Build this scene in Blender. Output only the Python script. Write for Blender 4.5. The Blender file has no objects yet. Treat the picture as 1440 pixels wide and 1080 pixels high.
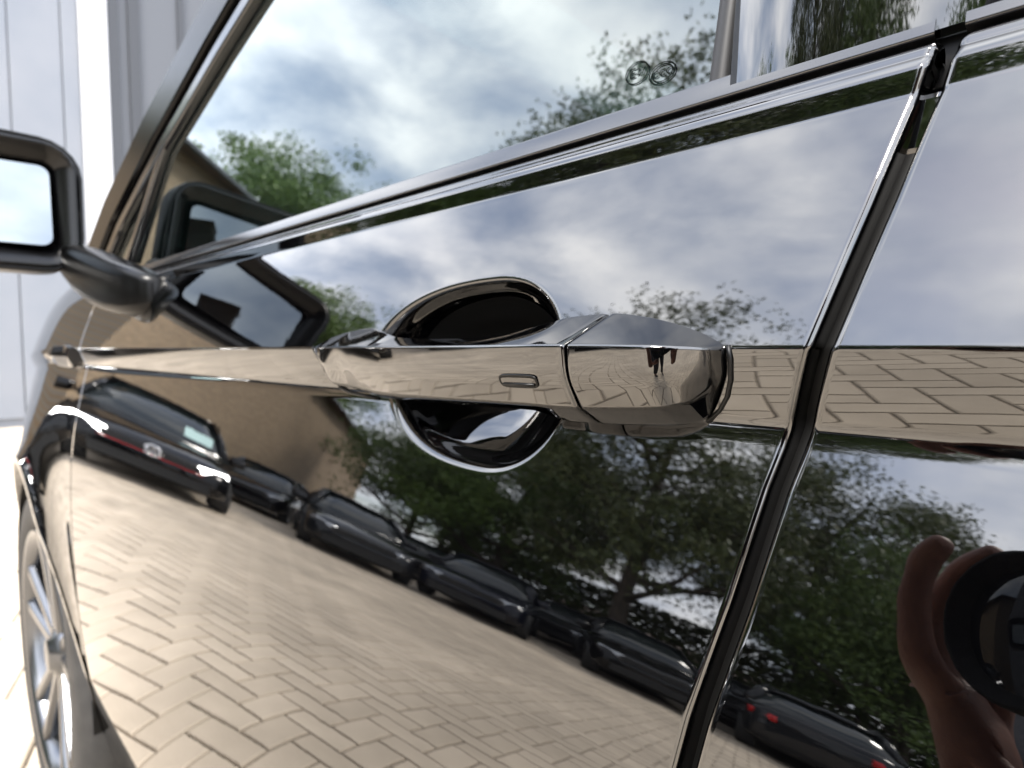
import bpy, bmesh, math, random
import numpy as np
from mathutils import Vector, Matrix
random.seed(7); np.random.seed(7)
R = math.radians
sc = bpy.context.scene
COL = sc.collection

# ------------------------------------------------------------------ camera
H = 0.93                                   # height of the shoulder crease of the door above the paving
CAM = Vector((0.0, -0.19, H))
FWD = Vector((-0.68555, 0.72554, -0.06013)); UPV = Vector((-0.0413, 0.04371, 0.99819)); RGT = Vector((0.72685, 0.6868, 0.0))
cd = bpy.data.cameras.new('camera'); cam = bpy.data.objects.new('camera', cd); COL.objects.link(cam)
m = Matrix((RGT, UPV, -FWD)).transposed().to_4x4(); m.translation = CAM; cam.matrix_world = m
cd.sensor_width = 36.0; cd.lens = 830.0/1440.0*36.0
cd.clip_start = 0.002; cd.clip_end = 2000
cd.dof.use_dof = True; cd.dof.focus_distance = 0.205; cd.dof.aperture_fstop = 12.0
sc.camera = cam

# ------------------------------------------------------------------ sky, sun, exposure
SUN_EL, SUN_AZ = R(50), R(158)             # azimuth of the sun, clockwise from +Y
sun_dir = Vector((math.sin(SUN_AZ)*math.cos(SUN_EL), math.cos(SUN_AZ)*math.cos(SUN_EL), math.sin(SUN_EL)))
w = bpy.data.worlds.new('World'); sc.world = w; w.use_nodes = True
nt = w.node_tree; nt.nodes.clear()
def N(t, **k):
    n = nt.nodes.new(t)
    for a, b in k.items(): setattr(n, a, b)
    return n
sky = N('ShaderNodeTexSky', sky_type='NISHITA', sun_disc=False, sun_elevation=SUN_EL, sun_rotation=SUN_AZ, air_density=1.0, dust_density=1.5, ozone_density=1.0)
tc = N('ShaderNodeTexCoord'); sep = N('ShaderNodeSeparateXYZ'); nt.links.new(tc.outputs['Generated'], sep.inputs[0])
mx = N('ShaderNodeMath', operation='MAXIMUM'); nt.links.new(sep.outputs['Z'], mx.inputs[0]); mx.inputs[1].default_value = 0.0
ad = N('ShaderNodeMath', operation='ADD'); nt.links.new(mx.outputs[0], ad.inputs[0]); ad.inputs[1].default_value = 0.40
dx = N('ShaderNodeMath', operation='DIVIDE'); nt.links.new(sep.outputs['X'], dx.inputs[0]); nt.links.new(ad.outputs[0], dx.inputs[1])
dy = N('ShaderNodeMath', operation='DIVIDE'); nt.links.new(sep.outputs['Y'], dy.inputs[0]); nt.links.new(ad.outputs[0], dy.inputs[1])
cb = N('ShaderNodeCombineXYZ'); nt.links.new(dx.outputs[0], cb.inputs[0]); nt.links.new(dy.outputs[0], cb.inputs[1])
n1 = N('ShaderNodeTexNoise'); n1.inputs['Scale'].default_value = 2.6; n1.inputs['Detail'].default_value = 7; n1.inputs['Roughness'].default_value = 0.52; n1.inputs['Distortion'].default_value = 0.35
nt.links.new(cb.outputs[0], n1.inputs['Vector'])
r1 = N('ShaderNodeMapRange', interpolation_type='SMOOTHSTEP'); r1.inputs['From Min'].default_value = 0.30; r1.inputs['From Max'].default_value = 0.58; r1.inputs['To Min'].default_value = 0.22
nt.links.new(n1.outputs['Fac'], r1.inputs['Value'])
n2 = N('ShaderNodeTexNoise'); n2.inputs['Scale'].default_value = 4.5; n2.inputs['Detail'].default_value = 5
nt.links.new(cb.outputs[0], n2.inputs['Vector'])
cr = N('ShaderNodeMix', data_type='RGBA')
cr.inputs['A'].default_value = (4.5, 5.0, 6.1, 1); cr.inputs['B'].default_value = (10.0, 10.0, 10.1, 1)
r2 = N('ShaderNodeMapRange'); r2.inputs['From Min'].default_value = 0.32; r2.inputs['From Max'].default_value = 0.68
nt.links.new(n2.outputs['Fac'], r2.inputs['Value']); nt.links.new(r2.outputs[0], cr.inputs['Factor'])
mixs = N('ShaderNodeMix', data_type='RGBA'); nt.links.new(r1.outputs[0], mixs.inputs['Factor'])
nt.links.new(sky.outputs[0], mixs.inputs['A']); nt.links.new(cr.outputs['Result'], mixs.inputs['B'])
bg = N('ShaderNodeBackground'); bg.inputs['Strength'].default_value = 0.11
ow = N('ShaderNodeOutputWorld'); nt.links.new(mixs.outputs['Result'], bg.inputs['Color']); nt.links.new(bg.outputs[0], ow.inputs['Surface'])
sl = bpy.data.lights.new('sun', 'SUN'); sl.energy = 1.4; sl.angle = R(12); sl.color = (1, 0.95, 0.88)
so = bpy.data.objects.new('sun', sl); COL.objects.link(so); so.rotation_euler = (-sun_dir).to_track_quat('-Z', 'Y').to_euler(); so.location = (0, 0, 30)
vs = sc.view_settings; vs.view_transform = 'Standard'; vs.look = 'None'; vs.gamma = 1.0; vs.use_curve_mapping = False; vs.exposure = 2.4
sc.cycles.use_denoising = True
sc.cycles.max_bounces = 10; sc.cycles.glossy_bounces = 7; sc.cycles.transparent_max_bounces = 12; sc.cycles.transmission_bounces = 6; sc.cycles.diffuse_bounces = 3
sc.cycles.sample_clamp_indirect = 12

# ------------------------------------------------------------------ helpers
def mat(name, col=(0.5, 0.5, 0.5), rough=0.5, metal=0.0, ior=1.5, emit=None, es=1.0, coat=0.0):
    a = bpy.data.materials.new(name); a.use_nodes = True
    b = a.node_tree.nodes['Principled BSDF']
    b.inputs['Base Color'].default_value = (*col, 1); b.inputs['Roughness'].default_value = rough
    b.inputs['Metallic'].default_value = metal; b.inputs['IOR'].default_value = ior
    if coat: b.inputs['Coat Weight'].default_value = coat; b.inputs['Coat Roughness'].default_value = 0.03
    if emit: b.inputs['Emission Color'].default_value = (*emit, 1); b.inputs['Emission Strength'].default_value = es
    return a
def nodes(a): return a.node_tree.nodes, a.node_tree.links, a.node_tree.nodes['Principled BSDF']
def vary(a, c1, c2, scale, detail=4, rough=None, bump=0.0, bscale=None, island=0.0):
    """colour that wanders between two tones, with fine relief"""
    n, l, b = nodes(a)
    t = n.new('ShaderNodeTexCoord'); z = n.new('ShaderNodeTexNoise'); z.inputs['Scale'].default_value = scale; z.inputs['Detail'].default_value = detail
    l.new(t.outputs['Object'], z.inputs['Vector'])
    m_ = n.new('ShaderNodeMix'); m_.data_type = 'RGBA'; m_.inputs['A'].default_value = (*c1, 1); m_.inputs['B'].default_value = (*c2, 1)
    f = z.outputs['Fac']
    rg = n.new('ShaderNodeMapRange'); rg.inputs['From Min'].default_value = 0.3; rg.inputs['From Max'].default_value = 0.7; l.new(f, rg.inputs['Value']); f = rg.outputs[0]
    if island:
        g = n.new('ShaderNodeNewGeometry'); oi = n.new('ShaderNodeObjectInfo')
        s = n.new('ShaderNodeMath'); s.operation = 'ADD'; l.new(g.outputs['Random Per Island'], s.inputs[0]); l.new(oi.outputs['Random'], s.inputs[1])
        fr = n.new('ShaderNodeMath'); fr.operation = 'FRACT'; l.new(s.outputs[0], fr.inputs[0])
        q = n.new('ShaderNodeMix'); q.inputs['Factor'].default_value = island; l.new(f, q.inputs['A']); l.new(fr.outputs[0], q.inputs['B']); f = q.outputs['Result']
    l.new(f, m_.inputs['Factor']); l.new(m_.outputs['Result'], b.inputs['Base Color'])
    if bump:
        z2 = n.new('ShaderNodeTexNoise'); z2.inputs['Scale'].default_value = bscale or scale*6; z2.inputs['Detail'].default_value = 6; l.new(t.outputs['Object'], z2.inputs['Vector'])
        bp = n.new('ShaderNodeBump'); bp.inputs['Strength'].default_value = bump; bp.inputs['Distance'].default_value = 0.003; l.new(z2.outputs['Fac'], bp.inputs['Height']); l.new(bp.outputs[0], b.inputs['Normal'])
    return a
def mesh(name, V, F, m, parent=None, smooth=True, off=None):
    me = bpy.data.meshes.new(name)
    if off is None and parent is not None: off = WORLD_OF.get(parent.name, Vector((0, 0, 0)))
    if off is not None: V = [(p[0]-off[0], p[1]-off[1], p[2]-off[2]) for p in V]
    me.from_pydata([tuple(map(float, p)) for p in V], [], [tuple(map(int, f)) for f in F]); me.update()
    if isinstance(m, (list, tuple)):
        for q in m: me.materials.append(q)
    elif m: me.materials.append(m)
    if smooth: me.polygons.foreach_set('use_smooth', [True]*len(me.polygons))
    o = bpy.data.objects.new(name, me); COL.objects.link(o)
    if parent is not None: o.parent = parent; WORLD_OF[o.name] = WORLD_OF.get(parent.name, Vector((0, 0, 0)))
    return o
WORLD_OF = {}
def empty(name, loc, label=None, cat=None, group=None, rz=0):
    o = bpy.data.objects.new(name, None); o.empty_display_size = 0.1; COL.objects.link(o); o.location = loc; o.rotation_euler = (0, 0, rz)
    WORLD_OF[o.name] = Vector(loc)
    if label: tag(o, label, cat, group)
    return o
def tag(o, label=None, cat=None, group=None, kind=None):
    if label: o['label'] = label
    if cat: o['category'] = cat
    if group: o['group'] = group
    if kind: o['kind'] = kind
    return o
def loft(secs, closed=True, caps=True):
    n = len(secs[0]); V = [p for s in secs for p in s]; F = []
    for i in range(len(secs)-1):
        for j in range(n if closed else n-1):
            a, b = i*n+j, i*n+(j+1) % n
            F.append((a, b, b+n, a+n))
    if caps and closed:
        F.append(tuple(range(n-1, -1, -1))); F.append(tuple((len(secs)-1)*n+k for k in range(n)))
    return V, F
def grid(rows): return loft(rows, closed=False, caps=False)
def boxv(x0, x1, y0, y1, z0, z1):
    V = [(x, y, z) for x in (x0, x1) for y in (y0, y1) for z in (z0, z1)]
    return V, [(0, 1, 3, 2), (4, 6, 7, 5), (0, 4, 5, 1), (2, 3, 7, 6), (0, 2, 6, 4), (1, 5, 7, 3)]
def box(name, b, m, parent=None, bev=0.0):
    V, F = boxv(*b); o = mesh(name, V, F, m, parent, smooth=False)
    if bev: bevel(o, bev)
    return o
def bevel(o, wd, seg=2):
    q = o.modifiers.new('edge', 'BEVEL'); q.width = wd; q.segments = seg; q.limit_method = 'ANGLE'; q.angle_limit = R(35)
    return o
def tube(path, rad, n=10, caps=True):
    P = [Vector(p) for p in path]; secs = []
    up = None
    for i, p in enumerate(P):
        t = (P[min(i+1, len(P)-1)]-P[max(i-1, 0)]).normalized()
        if up is None: up = t.orthogonal().normalized()
        up = (up - t*up.dot(t)).normalized(); s = t.cross(up)
        r = rad[i] if isinstance(rad, (list, tuple)) else rad
        secs.append([p + (up*math.cos(a)+s*math.sin(a))*r for a in [2*math.pi*k/n for k in range(n)]])
    return loft(secs, True, caps)
def lathe_y(prof, c, n=48):
    """profile (radius, y) turned about an axis along Y through c"""
    secs = [[(c[0]+r*math.cos(a), c[1]+y, c[2]+r*math.sin(a)) for a in [2*math.pi*k/n for k in range(n)]] for r, y in prof]
    return loft(secs, True, False)
def join(parts):
    V, F = [], []
    for v, f in parts:
        o = len(V); V += list(v); F += [tuple(i+o for i in q) for q in f]
    return V, F
def rpoly(C, rad, seg=5):
    """closed polygon with rounded corners"""
    out = []; n = len(C)
    for i in range(n):
        p0, p, p1 = Vector(C[i-1]), Vector(C[i]), Vector(C[(i+1) % n]); r = rad[i]
        a = (p0-p); b = (p1-p); la, lb = a.length, b.length; a.normalize(); b.normalize()
        ang = a.angle(b, math.pi/2); t = min(r/max(math.tan(ang/2), 1e-4), la*0.48, lb*0.48)
        s, e = p+a*t, p+b*t
        for k in range(seg):
            u = k/(seg-1); out.append(tuple(s*(1-u)**2 + p*2*u*(1-u) + e*u*u))
    return out
# ------------------------------------------------------------------ materials
def paint_mat(name='black_paint', col=(0.0005, 0.0005, 0.0006), ior=2.05, flake=True):
    a = mat(name, col, 0.015, 0.0, ior); n, l, b = nodes(a)
    t = n.new('ShaderNodeTexCoord')
    if flake:
        vo = n.new('ShaderNodeTexVoronoi'); vo.inputs['Scale'].default_value = 2200; l.new(t.outputs['Object'], vo.inputs['Vector'])
        rp = n.new('ShaderNodeValToRGB'); e = rp.color_ramp.elements; e[0].position = 0.0; e[0].color = (0.05, 0.05, 0.055, 1); e[1].position = 0.10; e[1].color = (*col, 1)
        l.new(vo.outputs['Distance'], rp.inputs[0]); l.new(rp.outputs[0], b.inputs['Base Color'])
    z = n.new('ShaderNodeTexNoise'); z.inputs['Scale'].default_value = 55; z.inputs['Detail'].default_value = 2; l.new(t.outputs['Object'], z.inputs['Vector'])
    bp = n.new('ShaderNodeBump'); bp.inputs['Strength'].default_value = 0.012; bp.inputs['Distance'].default_value = 0.002; l.new(z.outputs['Fac'], bp.inputs['Height']); l.new(bp.outputs[0], b.inputs['Normal'])
    return a
PAINT = paint_mat()
GLOSS = mat('gloss_black_plastic', (0.0006, 0.0006, 0.0006), 0.02, 0, 2.0)
RUBBER = mat('black_rubber', (0.002, 0.002, 0.002), 0.4, 0, 1.35)
SATIN = mat('satin_black_trim', (0.012, 0.012, 0.013), 0.16, 0.0, 1.85)
PLAST = vary(mat('grained_black_plastic', (0.006, 0.006, 0.007), 0.3, 0, 1.4), (0.001, 0.001, 0.001), (0.002, 0.002, 0.002), 300, bump=0.15)
CHROME = mat('chrome', (0.85, 0.85, 0.86), 0.06, 1.0)
MIRROR = mat('mirror_glass', (0.19, 0.215, 0.235), 0.005, 1.0)
ALLOY = mat('alloy_silver', (0.16, 0.165, 0.175), 0.25, 1.0)
DARKALLOY = mat('alloy_dark', (0.02, 0.02, 0.022), 0.35, 0.5)
CABIN = mat('cabin_plastic', (0.006, 0.0065, 0.0065), 0.6)
def glass_mat(name, tint, ior):
    a = bpy.data.materials.new(name); a.use_nodes = True; n, l = a.node_tree.nodes, a.node_tree.links; n.clear()
    fr = n.new('ShaderNodeFresnel'); fr.inputs['IOR'].default_value = ior
    tr = n.new('ShaderNodeBsdfTransparent'); tr.inputs['Color'].default_value = (*tint, 1)
    g = n.new('ShaderNodeBsdfGlossy'); g.inputs['Roughness'].default_value = 0.005; g.inputs['Color'].default_value = (0.93, 1.0, 0.99, 1)
    mx_ = n.new('ShaderNodeMixShader'); o = n.new('ShaderNodeOutputMaterial')
    l.new(fr.outputs[0], mx_.inputs[0]); l.new(tr.outputs[0], mx_.inputs[1]); l.new(g.outputs[0], mx_.inputs[2]); l.new(mx_.outputs[0], o.inputs[0])
    return a
GLASS = glass_mat('tinted_green_glass', (0.10, 0.13, 0.12), 2.25)
DARKGLASS = glass_mat('dark_tinted_glass', (0.05, 0.06, 0.058), 1.6)

# ------------------------------------------------------------------ door section (z relative to the shoulder crease)
KZ = [-.62, -.40, -.26, -.20, -.165, -.13, -.11, -.09, -.06, -.032, -.0265, -.0225, -.0224, -.001, 0.0, .001, .04, .0755]
KT = [-14, -8, -1, 4.5, 7.9, 12.0, 14.9, 16.9, 17.6, 19, 8, -25, -25, -13, 0, 16.5, 18.5, 21.5]
def section():
    zs = sorted(set([round(-.62+.008*k, 5) for k in range(43)] + [round(-.276+.003*k, 5) for k in range(68)] + [round(-.072+.001*k, 5) for k in range(41)]
         + [round(-.0315+.0005*k, 5) for k in range(24)] + [round(-.02+.001*k, 5) for k in range(18)] + [round(-.0025+.00025*k, 5) for k in range(21)] + [round(.003+.0008*k, 5) for k in range(63)] + [.0545, .058, .062, .066, .07, .0735, .0755]))
    zs = [z for i, z in enumerate(zs) if i == 0 or z-zs[i-1] > 1e-4]
    fz = np.arange(-.62, .0756, .00005); ft = np.interp(fz, KZ, KT)
    kw = np.ones(401)/401; fs = np.convolve(np.pad(ft, 200, mode='edge'), kw, mode='valid'); lo = np.clip((-.040-fz)/.015, 0, 1); ft = ft*(1-lo)+fs*lo      # no kinks in the lower panel
    fy = np.concatenate([[0], np.cumsum(np.tan(np.radians((ft[1:]+ft[:-1])/2))*np.diff(fz))]); fy -= np.interp(0, fz, fy)
    return [(float(np.interp(z, fz, fy)), z) for z in zs], fz, fy
SEC, FZ, FY = section()
def Yp(z): return float(np.interp(z, FZ, FY))
def arc_on(pts, steps):
    y, z = pts[-1]; out = list(pts)
    for ds, t0, t1, k in steps:
        for i in range(k):
            t = R(t0+(t1-t0)*(i+.5)/k); y += math.sin(t)*ds/k; z += math.cos(t)*ds/k; out.append((y, z))
    return out
BELT = [(.0018, 21.5, -3.5, 6), (.0060, -3.5, -2.5, 4), (.0014, -2.5, 24, 6), (.0032, 24, 40, 6), (.0010, 40, 8, 5), (.0010, 8, 4, 3), (.0012, 4, 48, 6), (.0034, 48, 62, 6), (.0026, 62, 95, 6), (.002, 95, 170, 6), (.010, 175, 175, 2)]
SECB = arc_on(SEC, BELT)
BELT_TOP = max(SECB, key=lambda p: p[1])
def normals2(S):
    out = []
    for i in range(len(S)):
        a, b = S[max(i-1, 0)], S[min(i+1, len(S)-1)]
        t = Vector((b[0]-a[0], b[1]-a[1])).normalized(); out.append((-t.y, t.x))      # outward (towards -y)
    return out
GZ = [-.62, -.117, -.0805, -.045, -.0293, -.02, -.0021, .0021, .0188, .0437, .066, .0895, .15]
GX = [-.158, -.0802, -.0722, -.0658, -.0621, -.0596, -.0547, -.0534, -.0488, -.0419, -.0362, -.0300, -.014]
def xgap(z): return float(np.interp(z, GZ, GX))
# ---- finger bowl behind the handle
BC = (-.2015, -.008)
def bowl_rho(x, z):
    dx_, dz_ = x-BC[0], z-BC[1]
    a = .0885 if dx_ < 0 else .0505
    b = .0425 if dz_ > 0 else .0500
    p = 2.25
    return (abs(dx_/a)**p + abs(dz_/b)**p)**(1/p)
def bowl(x, z, y):
    r = bowl_rho(x, z)
    if r >= 1.12: return y
    base = .0112 + .135*(z-.035)         # smooth sheet under the bowl, without the crease
    u = max(0.0, 1.0-r)
    d = .030*(1-(1-min(u, 1))**2.6)                   # deep dish
    if z > BC[1]: d -= .36*(z-BC[1])*min(1, u*2.2)
    d = max(0.0, d)
    if r > 1: wgt = 0.0
    else:
        e = min(1.0, u/.16); wgt = e*e*(3-2*e)
    lip = 0.0
    return y*(1-wgt) + base*wgt + d*wgt + lip

def twist(x, z):
    if z > -.0265: return 0.0
    x = max(-1.1, min(.5, x)); return -R(1.6+8.6*x+1.0*x*x)*.19*math.tanh(-(z+.0265)/.19)*(lambda t: t*t*(3-2*t))(min(1, max(0, (z+.62)/.44)))
CAR = empty('black_car', (-.9, .9, 0), 'glossy black car seen close along its door with the handle in the middle', 'car')
def skin(name, S, xs_fix, edge, sign, bowls=False, m=PAINT, x_end=None):
    """door skin: section S drawn along x; rolled edge at the shut line x = edge(z)"""
    NN = normals2(S); r = .0024; rows = []
    for i_, ((y, z), nn) in enumerate(zip(S, NN)):
        if i_ >= len(S)-9: nn = (-.45, .55)
        xe = edge(z) + sign*.0026; yt = y+twist(xe, z)
        row = []
        for x in xs_fix: row.append((x, (bowl(x, z, y+twist(x, z)) if bowls else y+twist(x, z)), z+H))
        x0 = xs_fix[-1]
        for k in (.3, .55, .75, .88, .95, .98, .993, 1.0): row.append((x0+(xe+sign*r-x0)*k, y+twist(x0+(xe+sign*r-x0)*k, z), z+H))
        for k in range(1, 8):
            a = math.pi/2*k/7; q = r*(1-math.cos(a)); row.append((xe+sign*r-sign*r*math.sin(a), yt-nn[0]*q, z-nn[1]*q+H))
        for q in (.006, .022): row.append((xe, yt-nn[0]*q, z-nn[1]*q*.3+H))
        rows.append(row)
    V, F = grid(rows)
    if sign > 0: F = [f[::-1] for f in F]
    return mesh(name, V, F, m, CAR)
xf = [-1.030]+[-1.024+.014*k for k in range(51)]+[-.313, -.306, -.302] + [-.298+.0011*k for k in range(140)] + [-.143]
fd = skin('front_door', SECB, xf, xgap, -1, True)
rdr = skin('rear_door', SECB, [1.1, .9, .7, .5]+[.44-.015*k for k in range(29)], xgap, 1)
tag(rdr, 'rear door skin behind the shut line'); tag(fd, 'front door skin with a finger bowl behind the handle')
# dull black patch added to blacken the shaded back of the finger bowl
lr = []
for i in range(13):
    rho = .06+.70*i/12; row = []
    for k in range(41):
        a = R(-14+208*k/40); x = BC[0]+(.0885 if math.cos(a) < 0 else .0505)*rho*math.cos(a); z = BC[1]+.0425*rho*math.sin(a)+.001
        row.append((x, bowl(x, z, Yp(z))-.0007, z+H))
    lr.append(row)
V, F = grid(lr); DULL = mat('dull_black_patch', (.0012, .0012, .0012), .7, 0, 1.15); mesh('bowl_dark_patch', V, F, DULL, fd)
# shut line seal, deep in the gap
S2 = [s for i, s in enumerate(SEC) if i % 4 == 0] + [SECB[-8]]
V, F = grid([[(xgap(z)-.012, y+.017, z+H), (xgap(z)-.002, y+.0125, z+H), (xgap(z)+.002, y+.0125, z+H), (xgap(z)+.012, y+.017, z+H)] for y, z in S2])
mesh('door_seal', V, F, mat('dull_black_rubber', (.003, .003, .003), .55, 0, 1.3), CAR)
box('door_stop_buffer', (-.0425, -.027, .0315, .040, H+.060, H+.078), GLOSS, CAR, .002)
# belt moulding + glass
yb, zb = BELT_TOP
def extrude_x(pts, x0, x1, nx=2, fn=None):
    rows = []
    for k in range(nx):
        x = x0+(x1-x0)*k/(nx-1); rows.append([(x, p[0], p[1]+H) for p in pts])
    return loft(rows, True, False)
mo = rpoly([(yb-.0012, zb+.0022), (yb+.0022, zb+.0118), (yb+.010, zb+.0118), (yb+.010, zb+.0022)], [.0012, .0018, .001, .001], 6)
V, F = extrude_x(mo, -1.02, -.034); mesh('belt_moulding', V, F, SATIN, CAR)
V, F = extrude_x(mo, -.0265, .9); mesh('belt_moulding', V, F, SATIN, CAR)
mo2 = rpoly([(yb+.006, zb-.012), (yb+.006, zb+.004), (yb+.03, zb+.004), (yb+.03, zb-.012)], [.001]*4, 3)
V, F = extrude_x(mo2, -1.02, .9); mesh('window_seal', V, F, RUBBER, CAR)
GT = math.tan(R(5)); gy, gz = yb+.0035, zb+.004
def gpt(x, h): return (x, gy+GT*h*(1+.25*h), H+gz+h)
def wfront(h): return float(np.interp(h, [0, .02, .095, .165, .225, .29, .35], [-1.11, -1.10, -.98, -.82, -.655, -.45, -.2]))
V, F = grid([[gpt(wfront(h)+(-.104+.08*h-wfront(h))*u, h) for u in (0, .2, .4, .6, .8, 1)] for h in (0, .02, .05, .095, .13, .165, .195, .225, .26, .29, .32, .35)])
win = mesh('side_window', V, F, GLASS, CAR)
# gloss B-pillar cover and its rubber edge
V, F = grid([[(x+.08*h, gpt(0, 0)[1]-.003-.05*h+dy_, gpt(0, h)[2]) for x, dy_ in ((-.100, .004), (-.098, 0), (-.06, 0), (.10, 0), (.102, .004))] for h in (0, .1, .2, .3, .38)])
mesh('pillar_cover', V, F, GLOSS, CAR)
V, F = grid([[(x+.08*h, gpt(0, h)[1]-.002+dy_, gpt(0, h)[2]) for x, dy_ in ((-.1085, .004), (-.1075, 0), (-.1015, 0), (-.1005, .004))] for h in (.0045, .1, .2, .3, .38)])
mesh('window_channel', V, F, mat('channel_rubber', (.02, .02, .021), .45, 0, 1.4), CAR)
V, F = grid([[gpt(x+.08*h, h) for x in (.105, .3, .6, .95)] for h in (0, .1, .2, .3, .38)]); mesh('rear_side_window', V, F, GLASS, CAR)

# ------------------------------------------------------------------ door handle
def interp(tab, x):
    xs = [t[0] for t in tab]; i = min(max(int(np.searchsorted(xs, x))-1, 0), len(xs)-2); h = xs[i+1]-xs[i]; u = min(1, max(0, (x-xs[i])/h)); out = []
    for k in range(1, len(tab[0])):
        f = [t[k] for t in tab]
        sl_ = lambda j: (f[j+1]-f[j])/(xs[j+1]-xs[j])
        def tg(j):
            if j == 0: return sl_(0)
            if j == len(xs)-1: return sl_(j-1)
            a, b = sl_(j-1), sl_(j); return 0 if a*b <= 0 else 2*a*b/(a+b)
        out.append(f[i]*(2*u**3-3*u*u+1)+h*tg(i)*(u**3-2*u*u+u)+f[i+1]*(3*u*u-2*u**3)+h*tg(i+1)*(u**3-u*u))
    return out
#        x      ridge y,z        face bottom y,z     underside y,z     top inner y,z
HT = [(-.3530, -.0016, .0003, -.0004, -.0030, 0.0116, -0.0039, .0030, .0030),
      (-.3470, -.0032, .0004, -.0002, -.0115, 0.0118, -0.0127, .0032, .0052),
      (-.3400, -.0046, .0005, .0002, -.0195, 0.0122, -0.0209, .0034, .0072),
      (-.3340, -.0056, .0005, .0004, -.0226, 0.0124, -0.0241, .0035, .0085),
      (-.3180, -.0080, .0006, .0005, -.0235, 0.0125, -0.0250, .0038, .0108),
      (-.2950, -.0115, .0008, -.0025, -.0249, 0.0095, -0.0265, .0030, .0118),
      (-.2800, -.0135, .0009, -.0045, -.0250, 0.0023, -0.0282, .0000, .0098),
      (-.2584, -.0160, .0009, -.0070, -.0249, -0.0002, -0.0281, -.0030, .0060),
      (-.2300, -.0190, .0009, -.0100, -.0243, -0.0032, -0.0275, -.0060, .0047),
      (-.2010, -.0215, .0010, -.0125, -.0236, -0.0057, -0.0268, -.0090, .0047),
      (-.1760, -.0235, .0011, -.0145, -.0230, -0.0077, -0.0262, -.0095, .0063),
      (-.1580, -.0245, .0012, -.0155, -.0226, -0.0087, -0.0258, -.0065, .0095),
      (-.1450, -.0250, .0013, -.0160, -.0224, -0.0025, -0.0296, -.0005, .0128),
      (-.1300, -.0250, .0013, -.0160, -.0220, -0.0025, -0.0292, .0035, .0136),
      (-.1150, -.0242, .0012, -.0150, -.0212, -0.0015, -0.0284, .0030, .0118),
      (-.1010, -.0222, .0010, -.0130, -.0202, 0.0005, -0.0274, .0020, .0085),
      (-.0930, -.0185, .0008, -.0095, -.0188, 0.0040, -0.0260, .0015, .0058),
      (-.0870, -.0130, .0005, -.0045, -.0150, 0.0075, -0.0184, .0025, .0034),
      (-.0838, -.0075, .0002, .0000, -.0105, 0.0120, -0.0133, .0040, .0018),
      (-.0826, -.0025, .0000, .0025, -.0075, 0.0145, -0.0097, .0050, .0008)]
def hsec(x, shrink=0.0, bul=.0010):
    bul = .0002+(bul-.0002)*min(1, max(0, (x+.35)/.09))*min(1, max(0, (-.0826-x)/.012))
    ry, rz, by, bz, uy, uz, iy, iz = interp(HT, x)
    back = max(iy, uy)+.012 if (x < -.30 or x > -.150) else max(iy, uy)+.005
    my, mz = (ry+by)/2-bul-.0006, (rz+bz)/2
    C = [(iy+shrink*.3, iz-shrink), (ry+shrink, rz-shrink*.4), (my+shrink, mz), (by+shrink, bz+shrink*.4), (uy, uz+shrink), (back, uz+.003), (back, iz-.002)]
    s = max(.25, min(1, (ry+.03)/-.02)) if False else 1
    P = rpoly(C, [.0024, .0013, .022, .0065, .005, .002, .002], 8)
    return [(x, p[0], p[1]+H) for p in P]
def handle_piece(name, x0, x1, nx, parent, m, inset0, inset1, bul):
    xs = [x0+(x1-x0)*k/(nx-1) for k in range(nx)]
    secs = []
    if inset0: secs += [hsec(x0, .0012, bul), hsec(x0+.0002, .0004, bul)]
    secs += [hsec(x, 0, bul) for x in xs[(1 if inset0 else 0):(-1 if inset1 else None)]]
    if inset1: secs += [hsec(x1-.0002, .0004, bul), hsec(x1, .0012, bul)]
    V, F = loft(secs, True, True); V, F = V, [f[::-1] for f in F]
    return mesh(name, V, F, m, parent)
HND = handle_piece('door_handle', -.353, -.1312, 110, CAR, PAINT, False, True, .0024)
tag(HND, 'gloss black pull handle lever tapering to a point at its front end')
handle_piece('end_cap', -.1298, -.0826, 60, HND, PAINT, True, False, .0030)
V, F = loft([hsec(x, .0035) for x in (-.134, -.127)], True, True); mesh('seam_gasket', V, F, RUBBER, HND)
gk = [(-.3560, .0008), (-.3515, -.0062), (-.3462, -.0132), (-.3405, -.0208), (-.3355, -.0252), (-.3260, -.0272), (-.3100, -.0285), (-.2950, -.0292)]
V, F = tube([(x, Yp(z)-.0006, z+H) for x, z in gk], .0011, 8); mesh('handle_gasket', V, F, RUBBER, HND)
gk = [(-.0816, .0010, .0), (-.0812, -.004, .0), (-.0818, -.0105, .0), (-.0838, -.0165, 0), (-.0872, -.0215, 0), (-.0920, -.0258, 0)]
V, F = tube([(x, Yp(z)-.0006, z+H) for x, z, _ in gk], .0008, 8); mesh('handle_gasket', V, F, RUBBER, HND)
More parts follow.
